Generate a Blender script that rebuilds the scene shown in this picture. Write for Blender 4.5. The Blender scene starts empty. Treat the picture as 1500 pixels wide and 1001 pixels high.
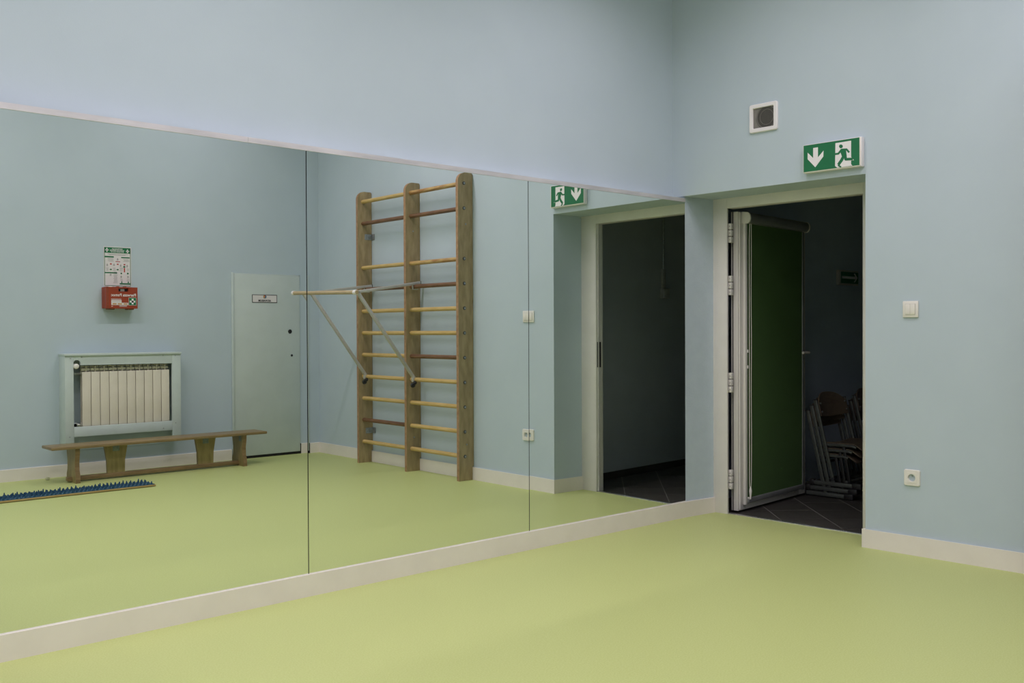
import bpy, bmesh, math, random
from mathutils import Matrix, Vector

random.seed(7)
R = math.radians
scn = bpy.context.scene
C = scn.collection

# ------------------------------------------------------------------ camera
# Room frame: door wall is the plane x = 0 (room at x < 0), back wall is y = -4.6.
# The mirror wall runs along x close to y = 0, turned by OM against the door wall.
OM = R(-1.7476)
def M2W(x, y, z=0.0):                       # mirror-wall frame -> room frame
    c, s = math.cos(OM), math.sin(OM)
    return Vector((x * c - y * s, x * s + y * c, z))
cam_d = bpy.data.cameras.new('camera')
cam = bpy.data.objects.new('camera', cam_d); C.objects.link(cam)
cam_d.sensor_width = 36.0
cam_d.lens = 1436.67 / 1500.0 * 36.0
cam_d.clip_start = 0.05
yaw, pit, rol = R(48.0379) + OM, R(-0.6526), R(-0.2345)
F = Vector((math.cos(pit) * math.cos(yaw), math.cos(pit) * math.sin(yaw), math.sin(pit)))
RT = Vector((math.sin(yaw), -math.cos(yaw), 0)); UP = RT.cross(F)
R2 = RT * math.cos(rol) + UP * math.sin(rol); U2 = UP * math.cos(rol) - RT * math.sin(rol)
mat = Matrix((R2, U2, -F)).transposed().to_4x4()
mat.translation = M2W(-5.0405, -3.9547, 1.2095)
cam.matrix_world = mat
scn.camera = cam

# ------------------------------------------------------------------ light and exposure
w = bpy.data.worlds.new('world'); scn.world = w; w.use_nodes = True
w.node_tree.nodes['Background'].inputs[0].default_value = (0.5, 0.6, 0.75, 1)
w.node_tree.nodes['Background'].inputs[1].default_value = 0.0
scn.view_settings.view_transform = 'Standard'
scn.view_settings.look = 'None'
scn.view_settings.gamma = 1.0
scn.view_settings.use_curve_mapping = False
scn.view_settings.exposure = 0.0
scn.cycles.blur_glossy = 0.0                  # keep the light thrown back by the mirror sharp
LAMP_POWER = {-0.90: 9.8, -2.45: 24.0, -4.0: 5.5}         # watts by row; last row is added to brighten the back wall
LAMP_SPREAD = {-0.90: R(135), -2.45: R(174), -4.0: R(165)}                          # louvred fixtures throw most light downwards
LAMP_COLOR = (1.0, 0.88, 0.98)
LAMP_Z = 3.70
LAMPS = [(x, y) for y in (-0.90, -2.45, -4.0) for x in (-1.25, -3.2, -5.15, -7.1)]   # mirror-wall frame

# ------------------------------------------------------------------ materials
MATS = {}
def new_mat(name, col, rough=0.6, metal=0.0, spec=0.5):
    m = bpy.data.materials.new(name); m.use_nodes = True
    b = m.node_tree.nodes['Principled BSDF']
    b.inputs['Base Color'].default_value = (*col, 1)
    b.inputs['Roughness'].default_value = rough
    b.inputs['Metallic'].default_value = metal
    b.inputs['Specular IOR Level'].default_value = spec
    MATS[name] = m
    return m, m.node_tree, b
def noisy(name, c1, c2, scale=30.0, rough=0.6, bump=0.0, bscale=None, stretch=(1, 1, 1), lo=0.35, hi=0.65, detail=4, metal=0.0, spec=0.5, bdist=0.002):
    m, t, b = new_mat(name, c1, rough, metal, spec)
    N, L = t.nodes, t.links
    tc = N.new('ShaderNodeTexCoord'); mp = N.new('ShaderNodeMapping')
    mp.inputs['Scale'].default_value = stretch
    L.new(tc.outputs['Object'], mp.inputs['Vector'])
    nz = N.new('ShaderNodeTexNoise'); nz.inputs['Scale'].default_value = scale; nz.inputs['Detail'].default_value = detail
    L.new(mp.outputs[0], nz.inputs['Vector'])
    cr = N.new('ShaderNodeValToRGB')
    cr.color_ramp.elements[0].position = lo; cr.color_ramp.elements[1].position = hi
    cr.color_ramp.elements[0].color = (*c1, 1); cr.color_ramp.elements[1].color = (*c2, 1)
    L.new(nz.outputs[0], cr.inputs[0]); L.new(cr.outputs[0], b.inputs['Base Color'])
    if bump:
        n2 = N.new('ShaderNodeTexNoise'); n2.inputs['Scale'].default_value = bscale or scale; n2.inputs['Detail'].default_value = 3
        L.new(mp.outputs[0], n2.inputs['Vector'])
        bp = N.new('ShaderNodeBump'); bp.inputs['Strength'].default_value = bump; bp.inputs['Distance'].default_value = bdist
        L.new(n2.outputs[0], bp.inputs['Height']); L.new(bp.outputs[0], b.inputs['Normal'])
    return m
noisy('wall_paint', (0.485, 0.578, 0.632), (0.50, 0.593, 0.647), 3.0, 0.75, 0.12, 220, spec=0.25)
noisy('plaster_paint', (0.485, 0.578, 0.632), (0.51, 0.603, 0.657), 14.0, 0.8, 0.7, 130, bdist=0.003, spec=0.25)
noisy('ceiling_paint', (0.74, 0.74, 0.72), (0.77, 0.77, 0.75), 3.0, 0.9)
noisy('vinyl_floor', (0.46, 0.525, 0.185), (0.53, 0.595, 0.245), 160.0, 0.5, 0.06, 300, lo=0.3, hi=0.7, detail=6, spec=0.35)
noisy('white_trim', (0.79, 0.745, 0.68), (0.82, 0.775, 0.71), 8.0, 0.5)
noisy('frame_white', (0.72, 0.70, 0.66), (0.75, 0.73, 0.69), 8.0, 0.45)
noisy('alu_trim', (0.58, 0.57, 0.59), (0.72, 0.70, 0.72), 7.0, 0.4, stretch=(0.6, 1, 4), metal=0.4)
noisy('radiator_cover_paint', (0.53, 0.61, 0.59), (0.56, 0.64, 0.62), 12.0, 0.6, 0.08, 90)
noisy('door_paint', (0.52, 0.595, 0.57), (0.55, 0.625, 0.60), 5.0, 0.6, 0.1, 120)
noisy('radiator_enamel', (0.74, 0.69, 0.58), (0.77, 0.72, 0.61), 10.0, 0.4)
noisy('plastic_white', (0.78, 0.76, 0.70), (0.80, 0.78, 0.72), 20.0, 0.35)
noisy('sign_white', (0.82, 0.80, 0.80), (0.84, 0.82, 0.82), 20.0, 0.4)
noisy('sign_green', (0.010, 0.155, 0.058), (0.012, 0.165, 0.063), 20.0, 0.4)
noisy('plywood', (0.285, 0.215, 0.105), (0.40, 0.31, 0.165), 9.0, 0.5, 0.05, 60, stretch=(3, 3, 0.8))
noisy('plywood_edge', (0.30, 0.17, 0.085), (0.40, 0.25, 0.13), 30.0, 0.55, stretch=(6, 1, 1))
noisy('rung_yellow', (0.50, 0.345, 0.115), (0.60, 0.43, 0.175), 14.0, 0.4, stretch=(4, 0.5, 4))
noisy('rung_tan', (0.33, 0.17, 0.060), (0.53, 0.36, 0.14), 12.0, 0.4, stretch=(4, 0.6, 4), lo=0.4, hi=0.6)
noisy('rung_brown', (0.125, 0.060, 0.030), (0.21, 0.108, 0.052), 14.0, 0.4, stretch=(4, 0.5, 4))
noisy('bench_wood', (0.20, 0.140, 0.060), (0.28, 0.200, 0.090), 12.0, 0.38, 0.05, 50, stretch=(0.6, 4, 4))
noisy('bench_leg_wood', (0.24, 0.185, 0.070), (0.31, 0.245, 0.10), 12.0, 0.45, stretch=(4, 4, 0.7))
noisy('bench_edge_wood', (0.19, 0.125, 0.055), (0.26, 0.175, 0.08), 12.0, 0.4, stretch=(0.6, 4, 4))
noisy('bar_wood', (0.44, 0.34, 0.19), (0.52, 0.41, 0.24), 12.0, 0.45, stretch=(4, 0.6, 4))
noisy('grey_steel', (0.50, 0.49, 0.46), (0.56, 0.55, 0.52), 12.0, 0.4, metal=0.25)
noisy('zinc', (0.30, 0.32, 0.33), (0.42, 0.44, 0.45), 60.0, 0.4, metal=0.7)
noisy('dark_steel', (0.06, 0.065, 0.065), (0.09, 0.095, 0.095), 40.0, 0.45, metal=0.3)
noisy('plate_steel', (0.13, 0.165, 0.16), (0.22, 0.26, 0.25), 60.0, 0.5, metal=0.2)
noisy('chrome', (0.62, 0.62, 0.62), (0.7, 0.7, 0.7), 30.0, 0.25, metal=0.9)
noisy('black_plastic', (0.012, 0.012, 0.013), (0.018, 0.018, 0.018), 30.0, 0.5)
noisy('dark_gap', (0.006, 0.007, 0.007), (0.008, 0.009, 0.009), 30.0, 0.8)
noisy('red_plastic', (0.29, 0.042, 0.014), (0.32, 0.046, 0.016), 20.0, 0.45)
noisy('red_print', (0.50, 0.06, 0.05), (0.52, 0.065, 0.055), 20.0, 0.5)
noisy('grey_print', (0.33, 0.33, 0.33), (0.40, 0.40, 0.40), 60.0, 0.6)
noisy('dark_print', (0.03, 0.03, 0.03), (0.04, 0.04, 0.04), 60.0, 0.6)
noisy('orange_print', (0.50, 0.28, 0.10), (0.53, 0.30, 0.11), 60.0, 0.6)
noisy('blue_print', (0.06, 0.15, 0.25), (0.07, 0.17, 0.27), 60.0, 0.6)
noisy('paper_white', (0.72, 0.69, 0.69), (0.74, 0.71, 0.71), 20.0, 0.55)
noisy('blue_rubber', (0.010, 0.058, 0.115), (0.015, 0.075, 0.145), 40.0, 0.5)
noisy('blue_sheet', (0.026, 0.085, 0.14), (0.034, 0.105, 0.17), 40.0, 0.5)
noisy('mat_board', (0.42, 0.29, 0.11), (0.50, 0.35, 0.15), 12.0, 0.5, stretch=(0.6, 4, 4))
noisy('corridor_paint', (0.48, 0.58, 0.68), (0.50, 0.60, 0.70), 3.0, 0.8)
noisy('corridor_paint_grey', (0.44, 0.48, 0.52), (0.46, 0.50, 0.54), 3.0, 0.8)
noisy('dark_tile', (0.034, 0.032, 0.028), (0.046, 0.043, 0.038), 6.0, 0.55)
noisy('tile_grout', (0.22, 0.22, 0.20), (0.26, 0.25, 0.23), 30.0, 0.85)
noisy('blind_fabric', (0.046, 0.105, 0.024), (0.053, 0.117, 0.029), 240.0, 0.85, 0.15, 500)
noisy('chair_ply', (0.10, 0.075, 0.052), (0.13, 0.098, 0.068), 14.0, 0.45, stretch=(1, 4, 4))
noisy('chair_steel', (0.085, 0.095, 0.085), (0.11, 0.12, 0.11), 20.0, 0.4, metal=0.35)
noisy('alu_in_shade', (0.17, 0.18, 0.18), (0.20, 0.21, 0.21), 10.0, 0.45, metal=0.2)  # pale metal with shade put into the colour: cassette, far rail, bottom bar
noisy('duct_mesh', (0.055, 0.053, 0.047), (0.075, 0.072, 0.065), 180.0, 0.8)
noisy('duct_ring', (0.19, 0.185, 0.165), (0.22, 0.21, 0.19), 60.0, 0.6)
noisy('scrap', (0.62, 0.62, 0.40), (0.7, 0.7, 0.5), 60.0, 0.7)
mm, mt, mb_ = new_mat('mirror_glass', (0.86, 0.90, 0.865), 0.0, 1.0)
m, t, b = new_mat('lamp_diffuser', (0.9, 0.9, 0.9), 0.6)
b.inputs['Emission Color'].default_value = (*LAMP_COLOR, 1)
b.inputs['Emission Strength'].default_value = 2.0

# ------------------------------------------------------------------ mesh helpers
class MB:
    def __init__(s): s.bm = bmesh.new(); s.mi = 0
    def _take(s, tmp):
        for f in tmp.faces: f.material_index = s.mi
        me = bpy.data.meshes.new('tmp'); tmp.to_mesh(me); tmp.free(); s.bm.from_mesh(me); bpy.data.meshes.remove(me)
    def box(s, x0, x1, y0, y1, z0, z1, bev=0.0, seg=2, mtx=None):
        t = bmesh.new(); bmesh.ops.create_cube(t, size=1)
        for v in t.verts:
            v.co = Vector(((x0 + x1) / 2 + v.co.x * (x1 - x0), (y0 + y1) / 2 + v.co.y * (y1 - y0), (z0 + z1) / 2 + v.co.z * (z1 - z0)))
        if bev: bmesh.ops.bevel(t, geom=t.edges[:] , offset=bev, segments=seg, affect='EDGES', profile=0.5)
        if mtx: bmesh.ops.transform(t, matrix=mtx, verts=t.verts)
        s._take(t); return s
    def bar(s, p0, p1, wd, hg, bev=0.0, side=None):       # rectangular bar from p0 to p1, hg measured along 'up'
        p0, p1 = Vector(p0), Vector(p1); d = p1 - p0; L = d.length; d.normalize()
        sd = Vector(side) if side else (d.cross(Vector((0, 0, 1))) if abs(d.z) < 0.99 else Vector((1, 0, 0)))
        sd = (sd - d * sd.dot(d)).normalized(); up = sd.cross(d)
        m = Matrix((sd, d, up)).transposed().to_4x4(); m.translation = p0
        return s.box(-wd / 2, wd / 2, 0, L, -hg / 2, hg / 2, bev, 2, m)
    def cyl(s, p0, p1, r, r2=None, seg=18, oval=None):
        p0, p1 = Vector(p0), Vector(p1); d = p1 - p0; L = d.length
        t = bmesh.new(); bmesh.ops.create_cone(t, cap_ends=True, segments=seg, radius1=r, radius2=r if r2 is None else r2, depth=L)
        if oval: bmesh.ops.scale(t, vec=Vector((oval[0], oval[1], 1)), verts=t.verts)
        q = d.to_track_quat('Z', 'Y').to_matrix().to_4x4(); q.translation = (p0 + p1) / 2
        bmesh.ops.transform(t, matrix=q, verts=t.verts); s._take(t); return s
    def ball(s, c, r, sc=(1, 1, 1), u=18, v=12):
        t = bmesh.new(); bmesh.ops.create_uvsphere(t, u_segments=u, v_segments=v, radius=r)
        for q in t.verts: q.co = Vector((q.co.x * sc[0] + c[0], q.co.y * sc[1] + c[1], q.co.z * sc[2] + c[2]))
        s._take(t); return s
    def prism(s, pts, axis, a0, a1):                       # polygon extruded along an axis; pts in the two other axes (cyclic order kept)
        t = bmesh.new()
        def P(p, a): return {'x': (a, p[0], p[1]), 'y': (p[0], a, p[1]), 'z': (p[0], p[1], a)}[axis]
        lo = [t.verts.new(P(p, a0)) for p in pts]; hi = [t.verts.new(P(p, a1)) for p in pts]
        n = len(pts); t.faces.new(lo); t.faces.new(hi)
        for i in range(n): t.faces.new((lo[i], lo[(i + 1) % n], hi[(i + 1) % n], hi[i]))
        bmesh.ops.recalc_face_normals(t, faces=t.faces[:]); s._take(t); return s
    def tube(s, pts, r, seg=10, closed=False):
        pts = [Vector(p) for p in pts]; t = bmesh.new(); rings = []; n = len(pts); nr = None
        for i, p in enumerate(pts):
            a = pts[i - 1] if (i > 0 or closed) else pts[i]; b_ = pts[(i + 1) % n] if (i < n - 1 or closed) else pts[i]
            d = (b_ - a).normalized()
            if nr is None: nr = d.orthogonal().normalized()
            nr = (nr - d * nr.dot(d)).normalized(); bi = d.cross(nr)
            rings.append([t.verts.new(p + (nr * math.cos(2 * math.pi * k / seg) + bi * math.sin(2 * math.pi * k / seg)) * r) for k in range(seg)])
        for i in range(n if closed else n - 1):
            A, B = rings[i], rings[(i + 1) % n]
            for k in range(seg): t.faces.new((A[k], A[(k + 1) % seg], B[(k + 1) % seg], B[k]))
        if not closed: t.faces.new(rings[0]); t.faces.new(rings[-1])
        bmesh.ops.recalc_face_normals(t, faces=t.faces[:]); s._take(t); return s
    def grid(s, fn, nu, nv):
        t = bmesh.new(); V = [[t.verts.new(fn(i / nu, j / nv)) for j in range(nv + 1)] for i in range(nu + 1)]
        for i in range(nu):
            for j in range(nv): t.faces.new((V[i][j], V[i + 1][j], V[i + 1][j + 1], V[i][j + 1]))
        s._take(t); return s

WM = {}
def build(name, mbd, mats, parent=None, origin=None, smooth=35):
    me = bpy.data.meshes.new(name); mbd.bm.to_mesh(me); mbd.bm.free()
    if not isinstance(mats, (list, tuple)): mats = [mats]
    for k in mats: me.materials.append(MATS[k])
    off = WM[parent.name] if parent else (Vector(origin) if origin else None)
    if off is None:
        co = [v.co for v in me.vertices]
        off = Vector(((min(c.x for c in co) + max(c.x for c in co)) / 2, (min(c.y for c in co) + max(c.y for c in co)) / 2, min(c.z for c in co)))
    me.transform(Matrix.Translation(-off))
    if smooth:
        me.shade_smooth(); me.set_sharp_from_angle(angle=R(smooth))
    o = bpy.data.objects.new(name, me); C.objects.link(o)
    if parent: o.parent = parent
    else: o.location = off
    WM[o.name] = off
    return o
def tag(o, label=None, cat=None, group=None, kind=None):
    if label: o['label'] = label
    if cat: o['category'] = cat
    if group: o['group'] = group
    if kind: o['kind'] = kind
    return o
def thing(name, loc, label, cat, group=None, kind=None):
    o = bpy.data.objects.new(name, None); C.objects.link(o); o.empty_display_size = 0.1
    o.location = loc; WM[o.name] = Vector(loc)
    return tag(o, label, cat, group, kind)
def struct(name, mbd, mats, label, cat, origin=(0, 0, 0), smooth=35):
    return tag(build(name, mbd, mats, None, origin, smooth), label, cat, None, 'structure')
def copy_tree(o, parent=None):
    c = o.copy(); C.objects.link(c)
    if parent: c.parent = parent
    WM[c.name] = WM[o.name]
    for ch in list(o.children): copy_tree(ch, c)
    return c
def text_mesh(name, txt, size, mtx, mat_, parent, bold=0.0, extrude=0.0004, wid=None):
    cu = bpy.data.curves.new('txt', 'FONT'); cu.body = txt; cu.size = size; cu.extrude = extrude; cu.offset = bold
    cu.align_x = 'CENTER'; cu.align_y = 'CENTER'; cu.resolution_u = 2
    ob = bpy.data.objects.new('txt', cu); C.objects.link(ob)
    dg = bpy.context.evaluated_depsgraph_get()
    me = bpy.data.meshes.new_from_object(ob.evaluated_get(dg)); bpy.data.objects.remove(ob)
    if wid:
        xs = [v.co.x for v in me.vertices]; k = wid / (max(xs) - min(xs)); me.transform(Matrix.Diagonal((k, 1, 1, 1)))
    me.transform(mtx); me.transform(Matrix.Translation(-WM[parent.name])); me.materials.clear(); me.materials.append(MATS[mat_]); me.name = name
    o = bpy.data.objects.new(name, me); C.objects.link(o); o.parent = parent; WM[o.name] = WM[parent.name]
    return o
def facing_back_wall(x, y, z):                 # text on the back wall, read by someone facing -y
    m = Matrix(((-1, 0, 0), (0, 0, 1), (0, 1, 0))).to_4x4(); m.translation = (x, y, z); return m

# ------------------------------------------------------------------ dimensions
BW = -4.60                                     # back wall
XL = -8.6                                      # wall on the left, behind the camera
CEIL = 3.78
CH = 0.032                                     # recess cheek
W = 1.2305; HL = 2.066; D = 0.2836             # door recess: width, height, depth
FY0, FY1, FH = -0.139, -1.075, 2.0             # clear opening of the door frame
XW = 0.345                                     # far side of the door wall
CY1, CY0, CX1 = 0.22, -1.56, 4.2               # corridor beyond the door
X2, X1, X0 = -1.3602, -2.7472, -4.135          # mirror seams (mirror frame)
d2, d1 = R(0.3836), R(0.8405)
YA = -(X2 - X1) * math.tan(d2); YB = YA - (X1 - X0) * math.tan(d1)
XE = X0 - 0.75; YE = YB - 0.75 * math.tan(d1)
ZB, ZT = 0.0997, 2.0304
CHAIN = [M2W(0.0167, 0), M2W(X2, 0), M2W(X1, YA), M2W(X0, YB), M2W(XE, YE)]   # front line of the mirror panels

# ------------------------------------------------------------------ room shell
f = MB(); f.box(XL, 0.0, BW, 0.6, -0.08, 0.0); f.box(0.0, 0.305, -W, 0.0, -0.08, 0.0)
struct('floor', f, 'vinyl_floor', 'yellow-green speckled vinyl floor of the exercise room', 'floor', smooth=0)
f = MB(); f.box(XL, 0.3, BW - 0.1, 0.7, CEIL, CEIL + 0.08)
struct('ceiling', f, 'ceiling_paint', 'plain white ceiling above the exercise room', 'ceiling', smooth=0)
f = MB()
f.box(0.0, XW, BW - 0.12, -W, 0.0, CEIL); f.box(0.0, XW, -W, 0.35, HL, CEIL)
struct('wall_right', f, 'wall_paint', 'pale blue painted wall with the door recess', 'wall', smooth=0)
f = MB()
a, b_, c_, e_ = M2W(XL - 0.3, 0.0825), M2W(0.0, 0.0825), M2W(0.0, 0.3), M2W(XL - 0.3, 0.3)
f.prism([(p.x, p.y) for p in (a, Vector((0.0, 0.0825)), Vector((0.0, 0.35)), e_)], 'z', 0.0, CEIL)
struct('wall_mirror', f, 'wall_paint', 'pale blue painted wall above the long mirror', 'wall', smooth=0)
f = MB()
f.prism([(0.0175, 0.001), (D, -CH), (XW, -CH), (XW, 0.34), (0.0, 0.34), (0.0, 0.08)], 'z', 0.0, HL)
struct('wall_recess', f, 'plaster_paint', 'rough blue plaster side of the door recess beside the mirror end', 'wall', smooth=0)
f = MB(); f.box(XL - 0.1, 0.0, BW - 0.12, BW, 0.0, CEIL)
struct('wall_back', f, 'wall_paint', 'pale blue painted wall opposite the mirror, seen as its reflection', 'wall', smooth=0)
f = MB(); f.box(XL - 0.12, XL, BW - 0.1, 0.7, 0.0, CEIL)
struct('wall_left', f, 'wall_paint', 'pale blue end wall far from the door', 'wall', smooth=0)

def strip(pts, th, z0, z1, back=0.0, cham=0.0):
    """board standing along a polyline of wall points; room side to the left of travel; th proud, back behind"""
    n = len(pts); mb = MB(); nr = []
    for i in range(n - 1):
        d = (pts[i + 1] - pts[i]); d.z = 0; d.normalize(); nr.append(Vector((-d.y, d.x, 0)))
    fr, bk = [], []
    for i in range(n):
        a = nr[max(0, i - 1)]; c = nr[min(n - 2, i)]; m_ = (a + c).normalized(); k = 1.0 / max(0.3, m_.dot(a))
        fr.append(pts[i] + m_ * th * k); bk.append(pts[i] - m_ * back * k)
    bm = mb.bm
    prof = [(fr, z0), (fr, z1 - cham), ([p + (q - p) * (cham / (th + back) if cham else 0) for p, q in zip(fr, bk)], z1), (bk, z1), (bk, z0)]
    if not cham: prof.pop(1)
    rows = [[bm.verts.new((p.x, p.y, z)) for p in line] for line, z in prof]
    for i in range(n - 1):
        for j in range(len(rows)):
            A, B = rows[j], rows[(j + 1) % len(rows)]
            bm.faces.new((A[i], A[i + 1], B[i + 1], B[i]))
    bm.faces.new([r[0] for r in rows]); bm.faces.new([r[-1] for r in rows])
    bmesh.ops.recalc_face_normals(bm, faces=bm.faces[:])
    return mb
V = lambda x, y: Vector((x, y, 0))
# travel direction keeps the room on the left hand
ch = CHAIN[::-1]
struct('baseboard_mirror', strip([p for p in ch[:-1]] + [V(0.0, -0.002), V(D, -CH)][::1], -0.014, 0.0, ZB, -0.004, -0.0), 'white_trim', 'cream baseboard running under the mirror into the door recess', 'baseboard')
struct('baseboard_right', strip([V(D, -W), V(0.0, -W), V(0.0, BW)], -0.0145, 0.0, 0.0999, 0.0, -0.002), 'white_trim', 'cream baseboard on the wall right of the door, wrapping into the recess', 'baseboard')
struct('baseboard_back', strip([V(-0.117, BW), V(-0.0145, BW)], 0.0145, 0.0, 0.0999, 0.0, 0.002), 'white_trim', 'short cream baseboard between the flush door and the corner', 'baseboard')
struct('baseboard_back_long', strip([V(XL, BW), V(-0.852, BW)], 0.0145, 0.0, 0.0999, 0.0, 0.002), 'white_trim', 'long cream baseboard behind the bench under the radiator', 'baseboard')

# mirror ledge, trims, panels
f = MB(); f.prism([(p.x, p.y) for p in [q + Vector((0, 0.012, 0)) for q in (CHAIN[0], CHAIN[1], CHAIN[2], CHAIN[3], CHAIN[4])] + [M2W(XE, 0.0825), Vector((0.0, 0.0825, 0))]], 'z', 0.0, ZT)
struct('trim_1', f, 'dark_gap', 'dark backing board behind the mirror panels', 'trim', smooth=0)
JN = M2W(-3.035, YA - (X1 + 3.035) * math.tan(d1))
for nm, pts, lab in (('trim_2', [CHAIN[0], CHAIN[1], CHAIN[2], JN + Vector((0.0006, 0, 0))], 'brushed metal strip along the mirror top, longer piece reaching the corner'),
                     ('trim_3', [JN - Vector((0.0006, 0, 0)), CHAIN[3], CHAIN[4]], 'brushed metal strip along the mirror top, piece at the far left')):
    struct(nm, strip(pts, 0.004, ZT, 2.054, 0.075), 'alu_trim', lab, 'trim')
labs = ('mirror panel nearest the door, reflecting the dark doorway', 'middle mirror panel reflecting the wooden wall bars', 'left mirror panel reflecting the radiator, bench and first aid box')
for i in range(3):
    p, q = CHAIN[i], CHAIN[i + 1]; dd = (q - p).normalized(); g = 0.0022
    p = p + dd * (0.0 if i == 0 else g); q = q - dd * g
    nn = Vector((-dd.y, dd.x, 0));  nn = nn if nn.y > 0 else -nn
    f = MB(); f.mi = 1
    f.prism([(v.x, v.y) for v in (p, q, q + nn * 0.005, p + nn * 0.005)], 'z', ZB, ZT)
    for fc in f.bm.faces:
        fc.normal_update()
        if fc.normal.dot(nn) < -0.9: fc.material_index = 0
    tag(build('mirror_panel', f, ['mirror_glass', 'dark_gap'], None, None, 0), labs[i], 'mirror', 'wall mirror panels')

# ------------------------------------------------------------------ door 1: frame, leaf
d_ = thing('door_1', (D, FY0, 0.0), 'white framed door standing open into the dark corridor', 'door', None, 'structure')
f = MB(); f.box(D, D + 0.016, FY0, -CH + 0.001, 0.0, HL, 0.002); f.box(D + 0.016, XW + 0.012, -0.085, -CH + 0.001, 0.0, HL); f.box(D, XW + 0.012, -W, FY1, 0.0, HL, 0.002); f.box(D, XW + 0.012, FY1, FY0, FH, HL, 0.002)
fr = build('frame', f, 'frame_white', d_)
f = MB(); f.box(D + 0.016, XW + 0.014, -0.098, -0.084, 0.0, FH)
tag(build('frame_rebate', f, 'dark_gap', d_), 'rebate strip coloured black for the shade in the hinge gap')  # near-black strip paints the shade between frame and leaf
f = MB(); f.box(D + 0.018, D + 0.024, FY1 - 0.002, FY1 + 0.012, 0.0, FH); 
build('frame_seal', f, 'grey_steel', d_)
f = MB(); f.box(D + 0.012, D + 0.05, FY1 - 0.001, FY1 + 0.004, 0.93, 1.12, 0.001)
tag(build('strike_plate', f, 'black_plastic', d_), 'black lock plate in the frame')
f = MB(); f.box(0.288, 0.318, FY1, FY0, -0.004, 0.006, 0.001); build('threshold', f, 'chrome', d_)
HX, HY = 0.374, -0.163                              # hinge-side corner of the leaf, room face
LA = R(3.6); LT = 0.05; LW = 0.963
LM = Matrix.Translation((HX, HY, 0)) @ Matrix.Rotation(LA, 4, 'Z')       # leaf frame: x along the leaf, -y towards the room face
def lbox(mb, x0, x1, y0, y1, z0, z1, bev=0.0): return mb.box(x0, x1, y0, y1, z0, z1, bev, 2, LM)
f = MB(); 
lbox(f, 0, 0.10, 0, LT, 0.012, 1.985, 0.002); lbox(f, LW - 0.10, LW, 0, LT, 0.012, 1.985, 0.002)
lbox(f, 0.10, LW - 0.10, 0, LT, 1.885, 1.985, 0.002); lbox(f, 0.10, LW - 0.10, 0, LT, 0.012, 0.12, 0.002)
leaf = build('leaf', f, 'frame_white', d_)
f = MB(); lbox(f, 0.10, LW - 0.10, 0.02, 0.03, 0.12, 1.885); build('glass_pane', f, 'blue_print', leaf)
f = MB(); lbox(f, 0.016, 0.020, -0.006, 0.0, 0.02, 1.98); build('edge_seal', f, 'frame_white', leaf)
f = MB(); lbox(f, -0.0015, 0.0, LT - 0.016, LT - 0.010, 0.012, 1.985); build('edge_groove', f, 'black_plastic', leaf)
for z0, z1 in ((1.775, 1.905), (1.432, 1.563), (0.794, 0.927), (0.159, 0.29)):
    h = (z1 - z0) / 3
    hg = None
    for k in range(3):
        f = MB(); cx_, cy_ = (0.318, FY0 - 0.004)
        f.box(cx_ - 0.010, cx_ + 0.016, cy_ - 0.010 , cy_ + 0.012, z0 + k * h + 0.002, z0 + (k + 1) * h - 0.002, 0.003)
        f.mi = 1; f.cyl((cx_ - 0.0135, cy_ - 0.003, z0 + (k + 0.5) * h), (cx_ - 0.011, cy_ - 0.003, z0 + (k + 0.5) * h), 0.0022, seg=8)
        if hg is None: hg = build('hinge', f, ['frame_white', 'black_plastic'], d_)
        else: build('hinge_knuckle', f, ['frame_white', 'black_plastic'], hg)
for sgn in (-1, 1):
    f = MB(); y0 = 0.0 if sgn < 0 else LT
    f.box(LW - 0.055, LW - 0.020, min(y0, y0 + sgn * 0.008), max(y0, y0 + sgn * 0.008), 0.93, 1.11, 0.002, 2, LM)
    es = build('escutcheon', f, 'grey_steel', d_)
    p = lambda x, y, z: LM @ Vector((x, y, z))
    f = MB(); f.tube([p(LW - 0.038, y0, 1.04), p(LW - 0.038, y0 + sgn * 0.045, 1.04), p(LW - 0.05, y0 + sgn * 0.055, 1.04), p(LW - 0.145, y0 + sgn * 0.055, 1.04)], 0.009, 10)
    build('lever', f, 'plastic_white', es)
f = MB(); lbox(f, LW - 0.001, LW + 0.001, 0.012, 0.03, 0.90, 1.10); build('lock_face', f, 'zinc', d_)

# roller blind mounted on the door leaf
rb = thing('roller_blind', LM @ Vector((0.5, -0.02, 0.012)), 'dark green roller blind in a white cassette on the open door', 'blind')
f = MB()
pts = [(-0.001, 1.985)] + [(-0.034 - 0.026 * math.cos(t_), 1.945 - 0.036 * math.sin(t_)) for t_ in [R(a) for a in range(-80, 91, 17)]] + [(-0.001, 1.912)]
t = MB(); t.prism(pts, 'x', 0.062, LW - 0.055); bmesh.ops.transform(t.bm, matrix=LM, verts=t.bm.verts)
cs = build('cassette', t, 'alu_in_shade', rb)
t = MB(); t.prism([(y * 1.06, 1.947 + (z - 1.947) * 1.05) for y, z in pts], 'x', 0.050, 0.062); bmesh.ops.transform(t.bm, matrix=LM, verts=t.bm.verts)
build('cassette_end_cap', t, 'frame_white', cs)
t = MB(); t.prism([(y * 1.06, 1.947 + (z - 1.947) * 1.05) for y, z in pts], 'x', LW - 0.055, LW - 0.043); bmesh.ops.transform(t.bm, matrix=LM, verts=t.bm.verts)
build('cassette_end_cap', t, 'frame_white', cs)
for x0, mt_ in ((0.058, 'frame_white'), (LW - 0.083, 'alu_in_shade')):  # far rail takes the tone with shade painted in
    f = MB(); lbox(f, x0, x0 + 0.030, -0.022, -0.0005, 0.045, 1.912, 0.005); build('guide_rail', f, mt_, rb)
f = MB(); lbox(f, 0.085, LW - 0.08, -0.016, -0.012, 0.085, 1.92); build('fabric', f, 'blind_fabric', rb)
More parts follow.
